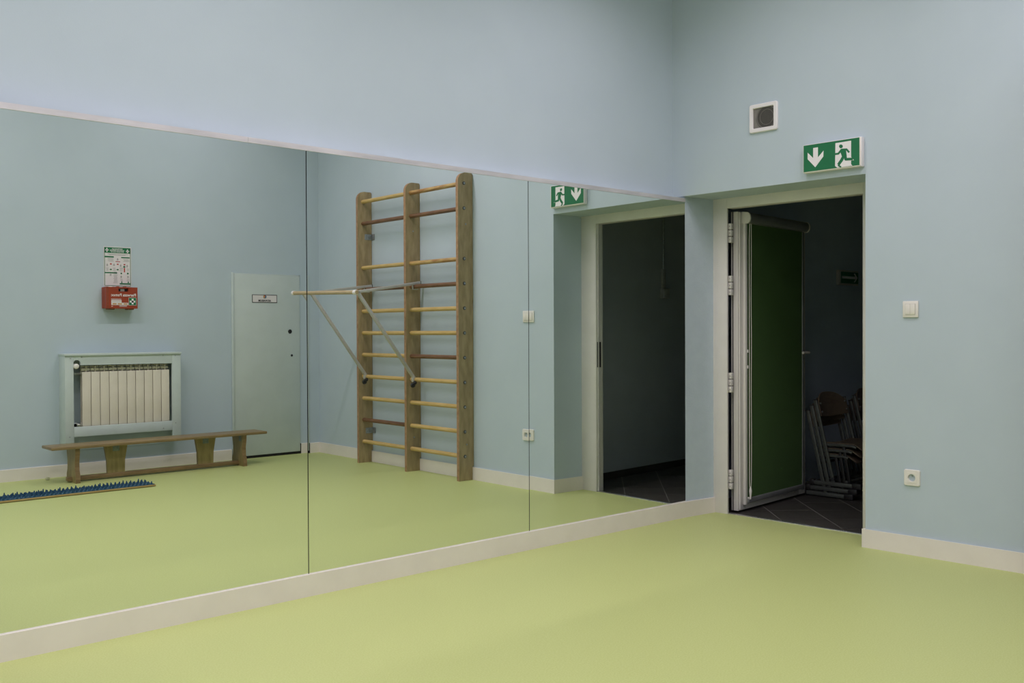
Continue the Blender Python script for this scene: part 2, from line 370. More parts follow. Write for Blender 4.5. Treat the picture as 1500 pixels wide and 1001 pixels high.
f = MB(); lbox(f, 0.085, LW - 0.08, -0.030, -0.004, 0.055, 0.088, 0.006); build('bottom_bar', f, 'alu_in_shade', rb)
f = MB(); 
cp = [LM @ Vector((0.105, -0.034, 1.93)), LM @ Vector((0.112, -0.036, 1.90))] + [LM @ Vector((0.114 + 0.002 * math.sin(k), -0.034, 1.9 - 0.1 * k)) for k in range(1, 18)] + [LM @ Vector((0.108, -0.034, 0.16)), LM @ Vector((0.098, -0.034, 0.15)), LM @ Vector((0.090, -0.034, 0.165))] + [LM @ Vector((0.088, -0.034, 0.2 + 0.1 * k)) for k in range(0, 17)] + [LM @ Vector((0.095, -0.034, 1.93))]
f.tube(cp, 0.0022, 6); ck = build('pull_cord', f, 'plastic_white', rb)
f = MB(); a = LM @ Vector((0.101, -0.034, 0.165)); f.cyl(a, a - Vector((0, 0, 0.03)), 0.005, 0.010, 12); f.cyl(a - Vector((0, 0, 0.03)), a - Vector((0, 0, 0.085)), 0.010, 0.004, 12)
f.box(0.088, 0.10, -0.03, -0.02, 0.075, 0.095, 0.002, 2, LM)
build('cord_weight', f, 'plastic_white', rb)
for z in (1.055, 0.95):
    f = MB(); lbox(f, 0.083, 0.091, -0.026, -0.020, z, z + 0.02, 0.001); build('rail_clip', f, 'plastic_white', rb)

# ------------------------------------------------------------------ corridor beyond the door
f = MB(); f.box(0.305, CX1, CY0 - 0.3, CY1 + 0.1, -0.09, -0.0035)
cf = struct('floor_corridor', f, 'tile_grout', 'dark tiled corridor floor behind the doorway', 'floor', smooth=0)
S_ = 0.30; G = 0.006; base = None
u = Vector((1, 1, 0)).normalized(); v_ = Vector((1, -1, 0)).normalized()
def clip(poly, nx, ny, c):                       # keep nx*x+ny*y <= c
    out = []
    for i in range(len(poly)):
        a, b2 = poly[i], poly[(i + 1) % len(poly)]; fa = nx * a[0] + ny * a[1] - c; fb = nx * b2[0] + ny * b2[1] - c
        if fa <= 0: out.append(a)
        if (fa < 0 < fb) or (fb < 0 < fa): k = fa / (fa - fb); out.append((a[0] + (b2[0] - a[0]) * k, a[1] + (b2[1] - a[1]) * k))
    return out
for i in range(-14, 18):
    for j in range(-14, 18):
        h = S_ / 2 - G / 2
        # line family x-y = 0.85 and x+y offsets
        cu_ = i * S_ + 0.10; cv_ = 0.601 + 0.15 + j * S_
        ce = u * cu_ + v_ * cv_
        poly = [tuple((ce + u * a * h + v_ * c2 * h).xy) for a, c2 in ((-1, -1), (1, -1), (1, 1), (-1, 1))]
        for pl in ((-1, 0, -0.32), (1, 0, 3.4), (0, -1, 1.62), (0, 1, CY1 - 0.01)): poly = clip(poly, *pl) if len(poly) > 2 else []
        if len(poly) < 3: continue
        ar = abs(sum(poly[k][0] * poly[(k + 1) % len(poly)][1] - poly[(k + 1) % len(poly)][0] * poly[k][1] for k in range(len(poly)))) / 2
        if ar < 0.002: continue
        f = MB(); f.prism(poly, 'z', -0.012, -0.002 - random.random() * 0.0008); build('tile', f, 'dark_tile', cf, None, 0)
f = MB(); f.box(XW, CX1, CY1, CY1 + 0.1, -0.02, 2.9)
struct('wall_corridor_left', f, 'corridor_paint', 'unlit corridor wall behind the stacked chairs', 'wall', smooth=0)
f = MB(); f.prism([(XW, -1.41), (XW, -1.75), (CX1, -1.95), (CX1, -1.85)], 'z', -0.02, 2.9)
struct('wall_corridor_right', f, 'corridor_paint_grey', 'unlit grey corridor wall seen only in the mirror', 'wall', smooth=0)
f = MB(); f.box(CX1, CX1 + 0.1, CY0 - 0.4, CY1 + 0.1, -0.02, 2.9)
struct('wall_corridor_end', f, 'corridor_paint', 'dark end wall of the corridor', 'wall', smooth=0)
f = MB(); f.box(XW, CX1 + 0.1, CY0 - 0.4, CY1 + 0.1, 2.85, 2.95)
struct('ceiling_corridor', f, 'ceiling_paint', 'dark ceiling of the corridor', 'ceiling', smooth=0)
f = MB(); f.prism([(XW, -1.409), (XW, -1.395), (CX1, -1.835), (CX1, -1.849)], 'z', -0.002, 0.055)
struct('baseboard_corridor', f, 'dark_tile', 'low dark skirting along the corridor wall seen in the mirror', 'baseboard')

# arrow sign in the corridor
s_ = thing('arrow_sign', (2.56, CY1, 1.58), 'unlit green escape sign with a right-pointing arrow on the corridor wall', 'sign')
f = MB(); f.box(2.40, 2.725, CY1 - 0.03, CY1, 1.575, 1.70, 0.004); build('housing', f, 'grey_steel', s_)
f = MB(); f.box(2.425, 2.72, CY1 - 0.032, CY1 - 0.03, 1.59, 1.685); build('face', f, 'sign_green', s_)
f = MB(); y0 = CY1 - 0.0335
f.box(2.44, 2.69, y0, y0 + 0.002, 1.629, 1.650)
f.prism([(2.640, 1.676), (2.662, 1.676), (2.705, 1.6395), (2.662, 1.602), (2.640, 1.602), (2.678, 1.6395)], 'y', y0, y0 + 0.0019)
build('arrow', f, 'sign_white', s_)
# surface switch with cable conduit
yc = lambda x: -1.41 - (x - XW) * 0.1142
x0 = 1.58; y0 = yc(x0)
s_ = thing('surface_switch', (x0, y0, 1.475), 'surface-mounted switch box with a cable conduit above, seen in the dark doorway reflection', 'switch')
f = MB(); f.box(x0 - 0.04, x0 + 0.04, y0 - 0.01, y0 + 0.048, 1.478, 1.565, 0.006); build('box', f, 'grey_print', s_)
f = MB(); f.cyl((x0, y0 + 0.012, 1.56), (x0, y0 + 0.012, 2.85), 0.009, seg=10); build('conduit', f, 'zinc', s_)
f = MB(); f.box(x0 - 0.026, x0 + 0.012, y0 - 0.005, y0 + 0.026, 1.565, 1.735, 0.003); build('conduit_sleeve', f, 'grey_print', s_)

# stacked school chairs
def make_chair(x0, label):
    """side frames at x0 and x0+0.42, facing -y; lowest chair of a stack stands on the floor"""
    x1 = x0 + 0.42
    r_ = thing('school_chair', (x0 + 0.21, -0.25, 0.0), label, 'chair')
    for x in (x0, x1):
        f = MB(); f.box(x - 0.014, x + 0.014, -0.445, -0.105, 0.004, 0.034, 0.008); sk = build('skid', f, 'chair_steel', r_)
        for ya, yb in ((-0.475, -0.405), (-0.115, -0.075)):
            f = MB(); f.box(x - 0.019, x + 0.019, ya, yb, 0.0, 0.042, 0.008); build('end_cap', f, 'black_plastic', sk)
        f = MB(); f.bar((x, -0.262, 0.015), (x, -0.118, 0.615), 0.016, 0.029, 0.006, (1, 0, 0)); tb = build('leg', f, 'chair_steel', r_)
        f = MB(); f.bar((x, -0.118, 0.612), (x, -0.1175, 0.620), 0.018, 0.031, 0.003, (1, 0, 0)); build('tube_cap', f, 'black_plastic', tb)
        f = MB(); f.bar((x, -0.254, 0.045), (x, -0.250, 0.063), 0.026, 0.044, 0.004, (1, 0, 0)); build('foot_collar', f, 'black_plastic', tb)
        xi = x + (0.016 if x == x0 else -0.016)
        f = MB(); f.tube([(xi, -0.185, 0.295), (xi, -0.30, 0.298), (xi, -0.40, 0.298), (xi, -0.425, 0.290)], 0.011, 8); build('seat_rail', f, 'chair_steel', r_)
        f = MB(); f.bar((xi, -0.33, 0.296), (xi + (0.0), -0.375, 0.04), 0.016, 0.022, 0.004, (1, 0, 0)); build('support_strut', f, 'black_plastic' , r_)
    for yy, zz in ((-0.36, 0.045), (-0.21, 0.24)):
        f = MB(); f.cyl((x0, yy, zz), (x1, yy, zz), 0.009, seg=10); build('crossbar', f, 'chair_steel', r_)
    f = MB()
    def seat(a, b2, dz):
        xx = x0 + 0.02 + 0.38 * a; yy = -0.185 - 0.285 * b2
        z = 0.315 + dz - 0.012 * math.sin(math.pi * a) * (1 - b2) - 0.05 * max(0, (b2 - 0.72) / 0.28) ** 2
        inset = 0.03 * max(0, (b2 - 0.85) / 0.15) ** 2
        xx = xx + inset * (1 - 2 * a)
        return (xx, yy, z)
    f.grid(lambda a, b2: seat(a, b2, 0.0), 12, 14); f.grid(lambda a, b2: seat(a, b2, -0.009), 12, 14)
    edge = [seat(k / 12, 0, 0) for k in range(13)] + [seat(1, k / 14, 0) for k in range(1, 15)] + [seat(1 - k / 12, 1, 0) for k in range(1, 13)] + [seat(0, 1 - k / 14, 0) for k in range(1, 14)]
    vs = [(f.bm.verts.new(p), f.bm.verts.new((p[0], p[1], p[2] - 0.009))) for p in edge]
    for k in range(len(vs)): A, B = vs[k], vs[(k + 1) % len(vs)]; f.bm.faces.new((A[0], A[1], B[1], B[0]))
    bmesh.ops.remove_doubles(f.bm, verts=f.bm.verts, dist=1e-5); bmesh.ops.recalc_face_normals(f.bm, faces=f.bm.faces[:])
    build('seat', f, 'chair_ply', r_, smooth=50)
    f = MB()
    def back(a, b2, t_):
        xx = x0 + 0.012 + 0.396 * a
        top = 0.60 + 0.065 * (1 - abs(2 * a - 1) ** 3.0); bot = 0.50 - 0.012 * math.sin(math.pi * a)
        z = bot + (top - bot) * b2
        yy = -0.118 - (0.615 - z) * 0.24 - 0.018 + 0.035 * math.sin(math.pi * a) + t_
        return (xx, yy, z)
    f.grid(lambda a, b2: back(a, b2, 0.0), 14, 8); f.grid(lambda a, b2: back(a, b2, 0.009), 14, 8)
    edge = [(k / 14, 0) for k in range(15)] + [(1, k / 8) for k in range(1, 9)] + [(1 - k / 14, 1) for k in range(1, 15)] + [(0, 1 - k / 8) for k in range(1, 8)]
    vs = [(f.bm.verts.new(back(a, b2, 0)), f.bm.verts.new(back(a, b2, 0.009))) for a, b2 in edge]
    for k in range(len(vs)): A, B = vs[k], vs[(k + 1) % len(vs)]; f.bm.faces.new((A[0], A[1], B[1], B[0]))
    bmesh.ops.remove_doubles(f.bm, verts=f.bm.verts, dist=1e-5); bmesh.ops.recalc_face_normals(f.bm, faces=f.bm.faces[:])
    bk = build('backrest', f, 'chair_ply', r_, smooth=50)
    for x in (x0 + 0.03, x1 - 0.03):
        for z in (0.53, 0.59):
            f = MB(); f.cyl((x, -0.118 - (0.615 - z) * 0.24 - 0.016, z), (x, -0.118 - (0.615 - z) * 0.24 - 0.024, z), 0.006, seg=8); build('rivet', f, 'zinc', bk)
    return r_
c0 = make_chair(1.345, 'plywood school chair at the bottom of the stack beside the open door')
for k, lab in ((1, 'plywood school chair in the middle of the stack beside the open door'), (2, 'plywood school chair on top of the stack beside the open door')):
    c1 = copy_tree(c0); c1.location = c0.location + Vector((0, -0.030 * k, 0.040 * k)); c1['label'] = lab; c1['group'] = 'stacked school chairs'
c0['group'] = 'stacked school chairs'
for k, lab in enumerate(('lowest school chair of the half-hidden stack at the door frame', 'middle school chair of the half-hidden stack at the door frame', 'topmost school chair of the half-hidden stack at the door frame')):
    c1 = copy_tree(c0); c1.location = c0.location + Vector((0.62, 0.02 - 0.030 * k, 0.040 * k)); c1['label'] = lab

# ------------------------------------------------------------------ things on the door wall
# ventilation outlet
s_ = thing('ventilation_outlet', (0.0, -0.5935, 2.392), 'square white ventilation outlet high above the door', 'vent')
y0, y1, z0, z1 = -0.689, -0.498, 2.392, 2.562
f = MB(); bm = f.bm
def rr_(h, v, r): return [(sx * (h - r) + r * math.cos(R(a)), sz * (v - r) + r * math.sin(R(a))) for sx, sz, a0 in ((1, 1, 0), (-1, 1, 90), (-1, -1, 180), (1, -1, 270)) for a in range(a0, a0 + 91, 30)]
vy, vz = (y1 - y0) / 2, (z1 - z0) / 2; my, mz = (y0 + y1) / 2, (z0 + z1) / 2
rows = [[bm.verts.new((x, my + p[0], mz + p[1])) for p in rr_(vy - dd, vz - dd, rad)] for x, dd, rad in ((0.0, 0, 0.012), (-0.010, 0, 0.012), (-0.015, 0.004, 0.010), (-0.015, 0.022, 0.006), (-0.012, 0.025, 0.005), (0.0, 0.025, 0.005))]
for A, B in zip(rows[:-1], rows[1:]):
    for k in range(len(A)): bm.faces.new((A[k], A[(k + 1) % len(A)], B[(k + 1) % len(A)], B[k]))
bmesh.ops.recalc_face_normals(bm, faces=bm.faces[:])
build('frame', f, 'sign_white', s_)
f = MB(); f.box(-0.004, -0.001, y0 + 0.02, y1 - 0.02, z0 + 0.02, z1 - 0.02); build('backing', f, 'duct_ring', s_)
f = MB(); f.cyl((-0.0045, -0.615, 2.477), (-0.0065, -0.615, 2.477), 0.071, seg=36); build('fan_disc', f, 'duct_mesh', s_)
f = MB(); f.tube([(-0.007, -0.615 + 0.066 * math.cos(R(a)), 2.477 + 0.066 * math.sin(R(a))) for a in range(0, 360, 10)], 0.0022, 6, True); 
f.tube([(-0.007, -0.615 + 0.045 * math.cos(R(a)), 2.477 + 0.045 * math.sin(R(a))) for a in range(0, 360, 10)], 0.0012, 6, True); build('fan_ring', f, 'duct_ring', s_)

# exit sign; drawing coordinates are those of a flat view, mapped onto the face
s_ = thing('exit_sign', (0.0, -1.045, 2.105), 'green emergency exit sign with down arrow and running man over the door', 'sign')
SY0, SY1, SZ0, SZ1 = -0.875, -1.214, 2.112, 2.264
f = MB(); f.box(-0.034, 0.0, SY1 - 0.011, SY0 + 0.002, SZ0 - 0.007, SZ1 + 0.004, 0.003); build('housing', f, 'sign_white', s_)
f = MB(); f.box(-0.0365, -0.03, SY1 - 0.006, SY0 + 0.0035, SZ0 - 0.004, SZ1 + 0.003, 0.001); build('front_rim', f, 'plastic_white', s_)
f = MB(); f.box(-0.0375, -0.036, SY1, SY0, SZ0, SZ1); fc_ = build('face', f, 'sign_green', s_)
def sg(px, py):
    u_ = (px - 698) / 570.0; yt = 600 - (px - 698) * 0.152; h = 272 + 12 * u_
    return (SY0 + u_ * (SY1 - SY0), SZ1 - (py - yt) / h * (SZ1 - SZ0))
def sprism(mb, pts, xa, xb): mb.prism([sg(*p) for p in pts], 'x', xa, xb)
f = MB(); sprism(f, [(800, 622), (850, 614), (850, 718), (908, 648), (906, 708), (822, 820), (742, 738), (742, 670), (800, 725)], -0.0382, -0.0372)
build('arrow', f, 'sign_white', fc_)
f = MB(); sprism(f, [(1030, 572), (1187, 547), (1187, 715), (1216, 748), (1187, 752), (1187, 790), (1200, 803), (1050, 825), (1026, 808)], -0.0382, -0.0372)
build('doorway', f, 'sign_white', fc_)
f = MB()
KD = [0.0]
def stroke(pts, wpx):
    for a, c2 in zip(pts[:-1], pts[1:]):
        d = Vector((c2[0] - a[0], c2[1] - a[1])); d.normalize(); n = Vector((-d.y, d.x)) * wpx / 2
        e = d * wpx * 0.25; KD[0] += 0.00006
        sprism(f, [(a[0] + n.x - e.x, a[1] + n.y - e.y), (c2[0] + n.x + e.x, c2[1] + n.y + e.y), (c2[0] - n.x + e.x, c2[1] - n.y + e.y), (a[0] - n.x - e.x, a[1] - n.y - e.y)], -0.0390 - KD[0], -0.0379)
sprism(f, [(1086 + 19 * math.cos(R(a)), 605 + 19 * math.sin(R(a))) for a in range(0, 360, 20)], -0.0390, -0.0380)
stroke([(1030, 684), (1060, 680), (1092, 640)], 19); stroke([(1092, 639), (1142, 636), (1165, 664)], 19)
sprism(f, [(1076, 645), (1134, 628), (1144, 705), (1098, 715)], -0.0397, -0.0379)
stroke([(1116, 700), (1092, 748), (1064, 788)], 28); stroke([(1128, 690), (1134, 738), (1198, 735)], 26)
stroke([(1060, 800), (1084, 816)], 15)
build('running_figure', f, 'sign_green', fc_)

# light switch and socket
s_ = thing('light_switch', (0.0, -1.4862, 1.27), 'white double light switch on the wall right of the door', 'switch')
cy, cz = -1.4862, 1.3135
f = MB(); f.box(-0.010, 0.0, cy - 0.042, cy + 0.042, cz - 0.0435, cz + 0.0435, 0.003); pl = build('plate', f, 'plastic_white', s_)
f = MB(); f.box(-0.0115, -0.009, cy - 0.0275, cy + 0.0275, cz - 0.029, cz + 0.029); build('inner_frame', f, 'grey_steel', s_)
for sg_ in (-1, 1):
    f = MB(); f.box(-0.014, -0.009, cy + (0.0007 if sg_ > 0 else -0.026), cy + (0.026 if sg_ > 0 else -0.0007), cz - 0.0275, cz + 0.0275, 0.0012); build('rocker', f, 'plastic_white', s_)
s_ = thing('power_socket', (0.0, -1.495, 0.37), 'white power socket low on the wall right of the door', 'socket')
cy, cz = -1.495, 0.4135; n = 40
def sqpt(k, h):
    a = 2 * math.pi * (k + 0.5) / n; c, s2 = math.cos(a), math.sin(a); m_ = max(abs(c), abs(s2)); return (h * c / m_, h * s2 / m_)
f = MB(); rows = []
for kind, rad, x in (('s', 0.043, 0.0), ('s', 0.043, -0.008), ('s', 0.0405, -0.0115), ('s', 0.028, -0.0115), ('s', 0.0275, -0.0135), ('c', 0.0205, -0.0135), ('c', 0.0185, 0.006), ('c', 0.0005, 0.006)):
    rows.append([f.bm.verts.new((x, cy + (sqpt(k, rad)[0] if kind == 's' else rad * math.cos(2 * math.pi * (k + 0.5) / n)), cz + (sqpt(k, rad)[1] if kind == 's' else rad * math.sin(2 * math.pi * (k + 0.5) / n)))) for k in range(n)])
for A, B in zip(rows[:-1], rows[1:]):
    for k in range(n): f.bm.faces.new((A[k], A[(k + 1) % n], B[(k + 1) % n], B[k]))
bmesh.ops.recalc_face_normals(f.bm, faces=f.bm.faces[:])
build('plate', f, 'plastic_white', s_, smooth=30)
for sg_ in (-1, 1):
    f = MB(); f.cyl((0.0062, cy + sg_ * 0.0095, cz - 0.003), (0.004, cy + sg_ * 0.0095, cz - 0.003), 0.0042, seg=12); build('pin_hole', f, 'black_plastic', s_)
f = MB(); f.cyl((0.006, cy, cz + 0.010), (-0.010, cy, cz + 0.010), 0.0028, seg=10); build('earth_pin', f, 'zinc', s_)

# ------------------------------------------------------------------ wall bars
wb = thing('wall_bars', (-0.08, -2.885, 0.0), 'tall wooden wall bars with two bays of rungs', 'wall bars')
UT, UX0 = 0.030, -0.152
UY = (-2.155, -2.885, -3.645)
HT = (2.478, 2.482, 2.486)
for yy, ht in zip(UY, HT):
    f = MB(); rr = 0.075
    pts = [(-0.016, 0.0), (-0.016, 0.112), (-0.003, 0.112), (-0.003, ht - 0.012), (-0.012, ht)] + [(UX0 + rr + rr * math.cos(R(a)), ht - rr + rr * math.sin(R(a))) for a in range(90, 181, 10)] + [(UX0, 0.0)]
    f.mi = 0; t = bmesh.new()
    f.prism([(p[0], p[1]) for p in pts], 'y', yy - UT / 2, yy + UT / 2)
    for fc in f.bm.faces:
        fc.normal_update()
        if abs(fc.normal.y) < 0.5: fc.material_index = 1
    build('upright', f, ['plywood', 'plywood_edge'], wb, smooth=30)
RZ = [0.195 + 0.199 * k for k in range(9)] + [2.192, 2.392]
COLR = ['y', 'y', 'y', 'y', 'b', 'y', 'y', 'b', 't', 'b', 't']
COLL = ['y', 'b', 'y', 'y', 'y', 'y', 'y', 'b', 'y', 'b', 'y']
CM = {'y': 'rung_yellow', 't': 'rung_tan', 'b': 'rung_brown'}
for (ya, yb), cols in (((UY[0] - UT / 2, UY[1] + UT / 2), COLR), ((UY[1] - UT / 2, UY[2] + UT / 2), COLL)):
    for z, c in zip(RZ, cols):
        f = MB(); f.cyl((-0.095, ya + 0.002, z), (-0.095, yb - 0.002, z), 0.018, seg=20, oval=(1.15, 1.0)); build('rung', f, CM[c], wb)
for z in RZ:
    f = MB(); yf = UY[0] + UT / 2; f.cyl((-0.092, yf - 0.001, z), (-0.092, yf + 0.003, z), 0.0145, seg=16); f.mi = 1; f.cyl((-0.092, yf + 0.002, z), (-0.092, yf + 0.007, z), 0.0085, seg=8)
    build('bolt', f, ['dark_steel', 'zinc'], wb)
for yy in UY[:2]:
    for z in (2.065, 0.291):
        f = MB(); f.cyl((-0.075, yy + UT / 2 - 0.001, z), (-0.075, yy + UT / 2 + 0.003, z), 0.007, seg=10); build('screw', f, 'zinc', wb)
for z in (2.072, 0.292):
    f = MB(); yf = UY[2] + UT / 2
    f.box(-0.080, -0.002, yf, yf + 0.004, z - 0.026, z + 0.026, 0.001); f.box(-0.006, -0.002, yf, yf + 0.05, z - 0.026, z + 0.026, 0.001)
    bkt = build('wall_bracket', f, 'zinc', wb)
    f = MB()
    for dx in (-0.06, -0.03): f.cyl((dx, yf + 0.003, z), (dx, yf + 0.008, z), 0.007, seg=8)
    build('bracket_bolt', f, 'zinc', bkt)

# pull-up bar hung on the wall bars
pb = thing('pull_up_bar', (-0.40, -3.19, 0.79), 'clip-on pull-up bar with grey steel arms hooked on the wall bars', 'pull-up bar')
BX, BZ = -0.700, 1.524
f = MB(); f.cyl((BX, -2.772, BZ), (BX, -3.695, BZ + 0.021), 0.0165, seg=20); gb = build('grip_bar', f, 'bar_wood', pb)
for ya, yb in ((-2.776, -2.815), (-3.695, -3.668)):
    f = MB(); f.cyl((BX, ya, BZ + (0.021 if ya < -3 else 0)), (BX, yb, BZ + (0.021 if ya < -3 else 0)), 0.0195, seg=20); build('end_ring', f, 'sign_white', gb)
for ya in (-2.815, -3.575):
    BZ = 1.524 if ya > -3 else 1.542
    f = MB(); f.bar((BX - 0.01, ya, BZ - 0.002), (-0.04, ya, 1.622), 0.024, 0.024, 0.003, (0, 1, 0)); ar = build('arm', f, 'grey_steel', pb)
    f = MB(); f.bar((-0.045, ya, 1.6215), (-0.039, ya, 1.6222), 0.0255, 0.0255, 0.001, (0, 1, 0)); build('arm_cap', f, 'black_plastic', ar)
    f = MB(); f.box(-0.124, -0.116, ya - 0.006, ya + 0.006, 1.562, 1.61, 0.002); f.box(-0.074, -0.066, ya - 0.006, ya + 0.006, 1.562, 1.615, 0.002); f.cyl((-0.124, ya, 1.563), (-0.066, ya, 1.563), 0.004, seg=8)
    build('rung_hook', f, 'grey_steel', ar)
    f = MB(); f.cyl((BX + 0.035, ya - 0.016, BZ + 0.004), (BX + 0.035, ya + 0.018, BZ + 0.004), 0.008, seg=10); build('pivot_bolt', f, 'zinc', ar)
    f = MB(); f.bar((BX + 0.035, ya, BZ - 0.002), (-0.112, ya, 0.805), 0.024, 0.026, 0.003, (0, 1, 0)); st = build('strut', f, 'grey_steel', pb)
    f = MB(); f.box(-0.131, -0.112, ya - 0.013, ya + 0.013, 0.772, 0.826, 0.004); build('strut_clip', f, 'grey_steel', st)
    f = MB(); f.cyl((-0.135, ya + 0.012, 0.745), (-0.135, ya + 0.028, 0.745), 0.022, 0.018, 12); f.ball((-0.115, ya + 0.02, 0.765), 0.016); build('clamp_knob', f, 'black_plastic', st)

# ------------------------------------------------------------------ back wall: flush door
d2_ = thing('door_2', (-0.48, BW, 0.0), 'flush grey-green door with a small name plate', 'door', None, 'structure')
f = MB(); f.box(-0.83, -0.128, BW + 0.0005, BW + 0.012, 0.025, 1.752, 0.002); build('leaf', f, 'door_paint', d2_)
f = MB(); f.box(-0.846, -0.824, BW, BW + 0.022, 0.0, 1.768, 0.005); build('hinge_strip', f, 'radiator_cover_paint', d2_)
f = MB(); f.box(-0.84, -0.12, BW, BW + 0.006, 1.752, 1.762, 0.001); f.box(-0.128, -0.120, BW, BW + 0.006, 0.1, 1.762, 0.001); build('jamb_edge', f, 'radiator_cover_paint', d2_)
f = MB(); f.box(-0.824, -0.117, BW, BW + 0.008, 0.0, 0.025); f.box(-0.126, -0.117, BW, BW + 0.008, 0.0, 0.10); tag(build('floor_gap', f, 'dark_gap', d2_), 'dark gap under the door')
for x, z, r in ((-0.234, 1.207, 0.021), (-0.216, 0.972, 0.012)):
    f = MB(); f.cyl((x, BW + 0.010, z), (x, BW + 0.014, z), r, seg=20); f.mi = 1; f.cyl((x, BW + 0.013, z), (x, BW + 0.0155, z), r * 0.6, seg=14); build('lock_hole', f, ['black_plastic', 'dark_gap'], d2_)
f = MB(); f.box(-0.635, -0.372, BW + 0.010, BW + 0.014, 1.484, 1.562); np_ = tag(build('name_plate', f, 'dark_print', d2_), 'small white name plate with dark rim')
f = MB(); f.box(-0.629, -0.378, BW + 0.0135, BW + 0.0148, 1.490, 1.556); build('plate_face', f, 'paper_white', np_)
text_mesh('lettering', 'AKWARIUM', 0.027, facing_back_wall(-0.505, BW + 0.0152, 1.503), 'dark_print', np_, 0.0011, wid=0.134)
f = MB(); f.prism([(-0.504 + 0.017 * math.cos(R(a)), 1.543 + 0.014 * math.sin(R(a))) for a in range(90, 271, 15)], 'y', BW + 0.0145, BW + 0.0155); build('plate_picture', f, 'orange_print', np_)
f = MB(); f.prism([(-0.502 + 0.017 * math.cos(R(a)), 1.543 + 0.014 * math.sin(R(a))) for a in range(-90, 91, 15)], 'y', BW + 0.0145, BW + 0.0155); build('plate_picture', f, 'blue_print', np_)
f = MB(); f.box(-0.507, -0.499, BW + 0.015, BW + 0.0158, 1.543, 1.555); build('plate_picture', f, 'red_print', np_)
f = MB(); f.box(-0.515, -0.491, BW + 0.015, BW + 0.0158, 1.527, 1.532); build('plate_picture', f, 'dark_print', np_)

# ------------------------------------------------------------------ first aid poster and box
PX0, PX1, PZ0, PZ1 = -2.012, -1.776, 1.602, 1.948
ps = thing('first_aid_poster', (-1.894, BW, PZ0), 'white and green first aid instruction poster above the red box', 'poster')
pmx = Matrix.Translation((0, 0, 0))
f = MB(); f.box(PX0, PX1, BW + 0.001, BW + 0.003, PZ0, PZ1); sh = build('sheet', f, 'paper_white', ps)
def pc(px, py):                                     # poster drawing coordinates (flat view) -> wall
    return (PX0 + (px - 92) / (432 - 92) * (PX1 - PX0), PZ1 - (py - 88) / (575 - 88) * (PZ1 - PZ0))
def prect(name, rects, mat_, dy=0.0036):
    f = MB()
    for x0, y0, x1, y1 in rects:
        a, b2 = pc(x0, y1), pc(x1, y0); f.box(a[0], b2[0], BW + 0.0028, BW + dy, a[1], b2[1])
    return build(name, f, mat_, ps)
prect('green_header', [(100, 98, 424, 166)], 'sign_green')
prect('green_border', [(100, 98, 106, 566), (418, 98, 424, 566), (100, 560, 424, 566)], 'sign_green')
prect('green_band', [(106, 205, 216, 222), (306, 210, 412, 224), (106, 400, 254, 414), (286, 530, 422, 547)], 'sign_green')
prect('white_cross', [(111, 126, 153, 138), (125, 108, 139, 155), (366, 132, 406, 144), (379, 116, 393, 160)], 'sign_white', 0.0042)
prect('red_mark', [(168, 292, 190, 308), (252, 294, 274, 308), (336, 296, 358, 310), (338, 344, 354, 396), (236, 266, 294, 274)], 'red_print')
prect('green_mark', [(332, 320, 356, 340), (166, 360, 190, 374), (250, 360, 274, 374), (298, 402, 316, 420), (378, 400, 398, 420), (306, 508, 318, 528), (386, 508, 400, 528)], 'sign_green')
lines = [(140, 178, 390, 183), (160, 188, 360, 192)]
for x0, x1, ya, yb in ((135, 215, 232, 275), (320, 412, 236, 272), (205, 262, 395, 535), (118, 150, 345, 390), (200, 240, 345, 385), (282, 330, 340, 390), (370, 408, 350, 380), (288, 330, 480, 500), (372, 408, 480, 500)):
    yy = ya
    while yy < yb: lines.append((x0 + random.uniform(0, (x1 - x0) * 0.25), yy, x1 - random.uniform(0, (x1 - x0) * 0.15), yy + 3)); yy += 9
prect('text_lines', lines, 'grey_print')
figs = []
for cx_, cy_ in ((135, 312), (218, 308), (300, 315), (380, 318), (262, 240), (305, 452), (390, 450), (175, 430)):
    figs += [(cx_ - 12, cy_ - 3, cx_ + 12, cy_ + 3), (cx_ - 4, cy_ - 14, cx_ + 4, cy_ + 12), (cx_ - 14, cy_ + 12, cx_ + 10, cy_ + 15)]
prect('drawings', figs, 'grey_print')
for tx, yy, wd in (('INSTRUKCJA', 116, 130), ('UDZIELANIA PIERWSZEJ', 134, 178), ('POMOCY', 152, 160)):
    c = pc(258, yy); text_mesh('lettering', tx, 0.0125, facing_back_wall(c[0], BW + 0.004, c[1]), 'sign_white', ps, 0.0003, wid=wd / 340 * 0.236)

fa = thing('first_aid_box', (-1.9, BW, 1.40), 'red plastic first aid case hanging on the wall over the radiator', 'first aid kit')
FX0, FX1, FZ0, FZ1, FYF = -2.033, -1.768, 1.411, 1.594, BW + 0.12
f = MB(); f.box(FX0, FX1, BW + 0.002, BW + 0.066, FZ0, FZ1, 0.006); build('case_back', f, 'red_plastic', fa)
f = MB()
hx0, hx1, hz0 = -1.931, -1.846, 1.556
f.prism([(FX0, FZ0), (FX1, FZ0), (FX1, FZ1), (hx1, FZ1), (hx1, hz0), (hx0, hz0), (hx0, FZ1), (FX0, FZ1)], 'y', BW + 0.068, FYF)
lid = build('lid', f, 'red_plastic', fa)
f = MB(); f.box(hx0, hx1, BW + 0.100, FYF - 0.003, FZ1 - 0.010, FZ1, 0.002); build('handle', f, 'red_plastic', fa)
f = MB(); f.box(hx0 + 0.001, hx1 - 0.001, BW + 0.066, BW + 0.09, hz0, FZ1 - 0.012); build('handle_recess', f, 'black_plastic', fa)
f = MB(); f.box(-1.905, -1.87, BW + 0.088, BW + 0.095, hz0 + 0.003, hz0 + 0.022, 0.002); build('catch', f, 'grey_steel', fa)
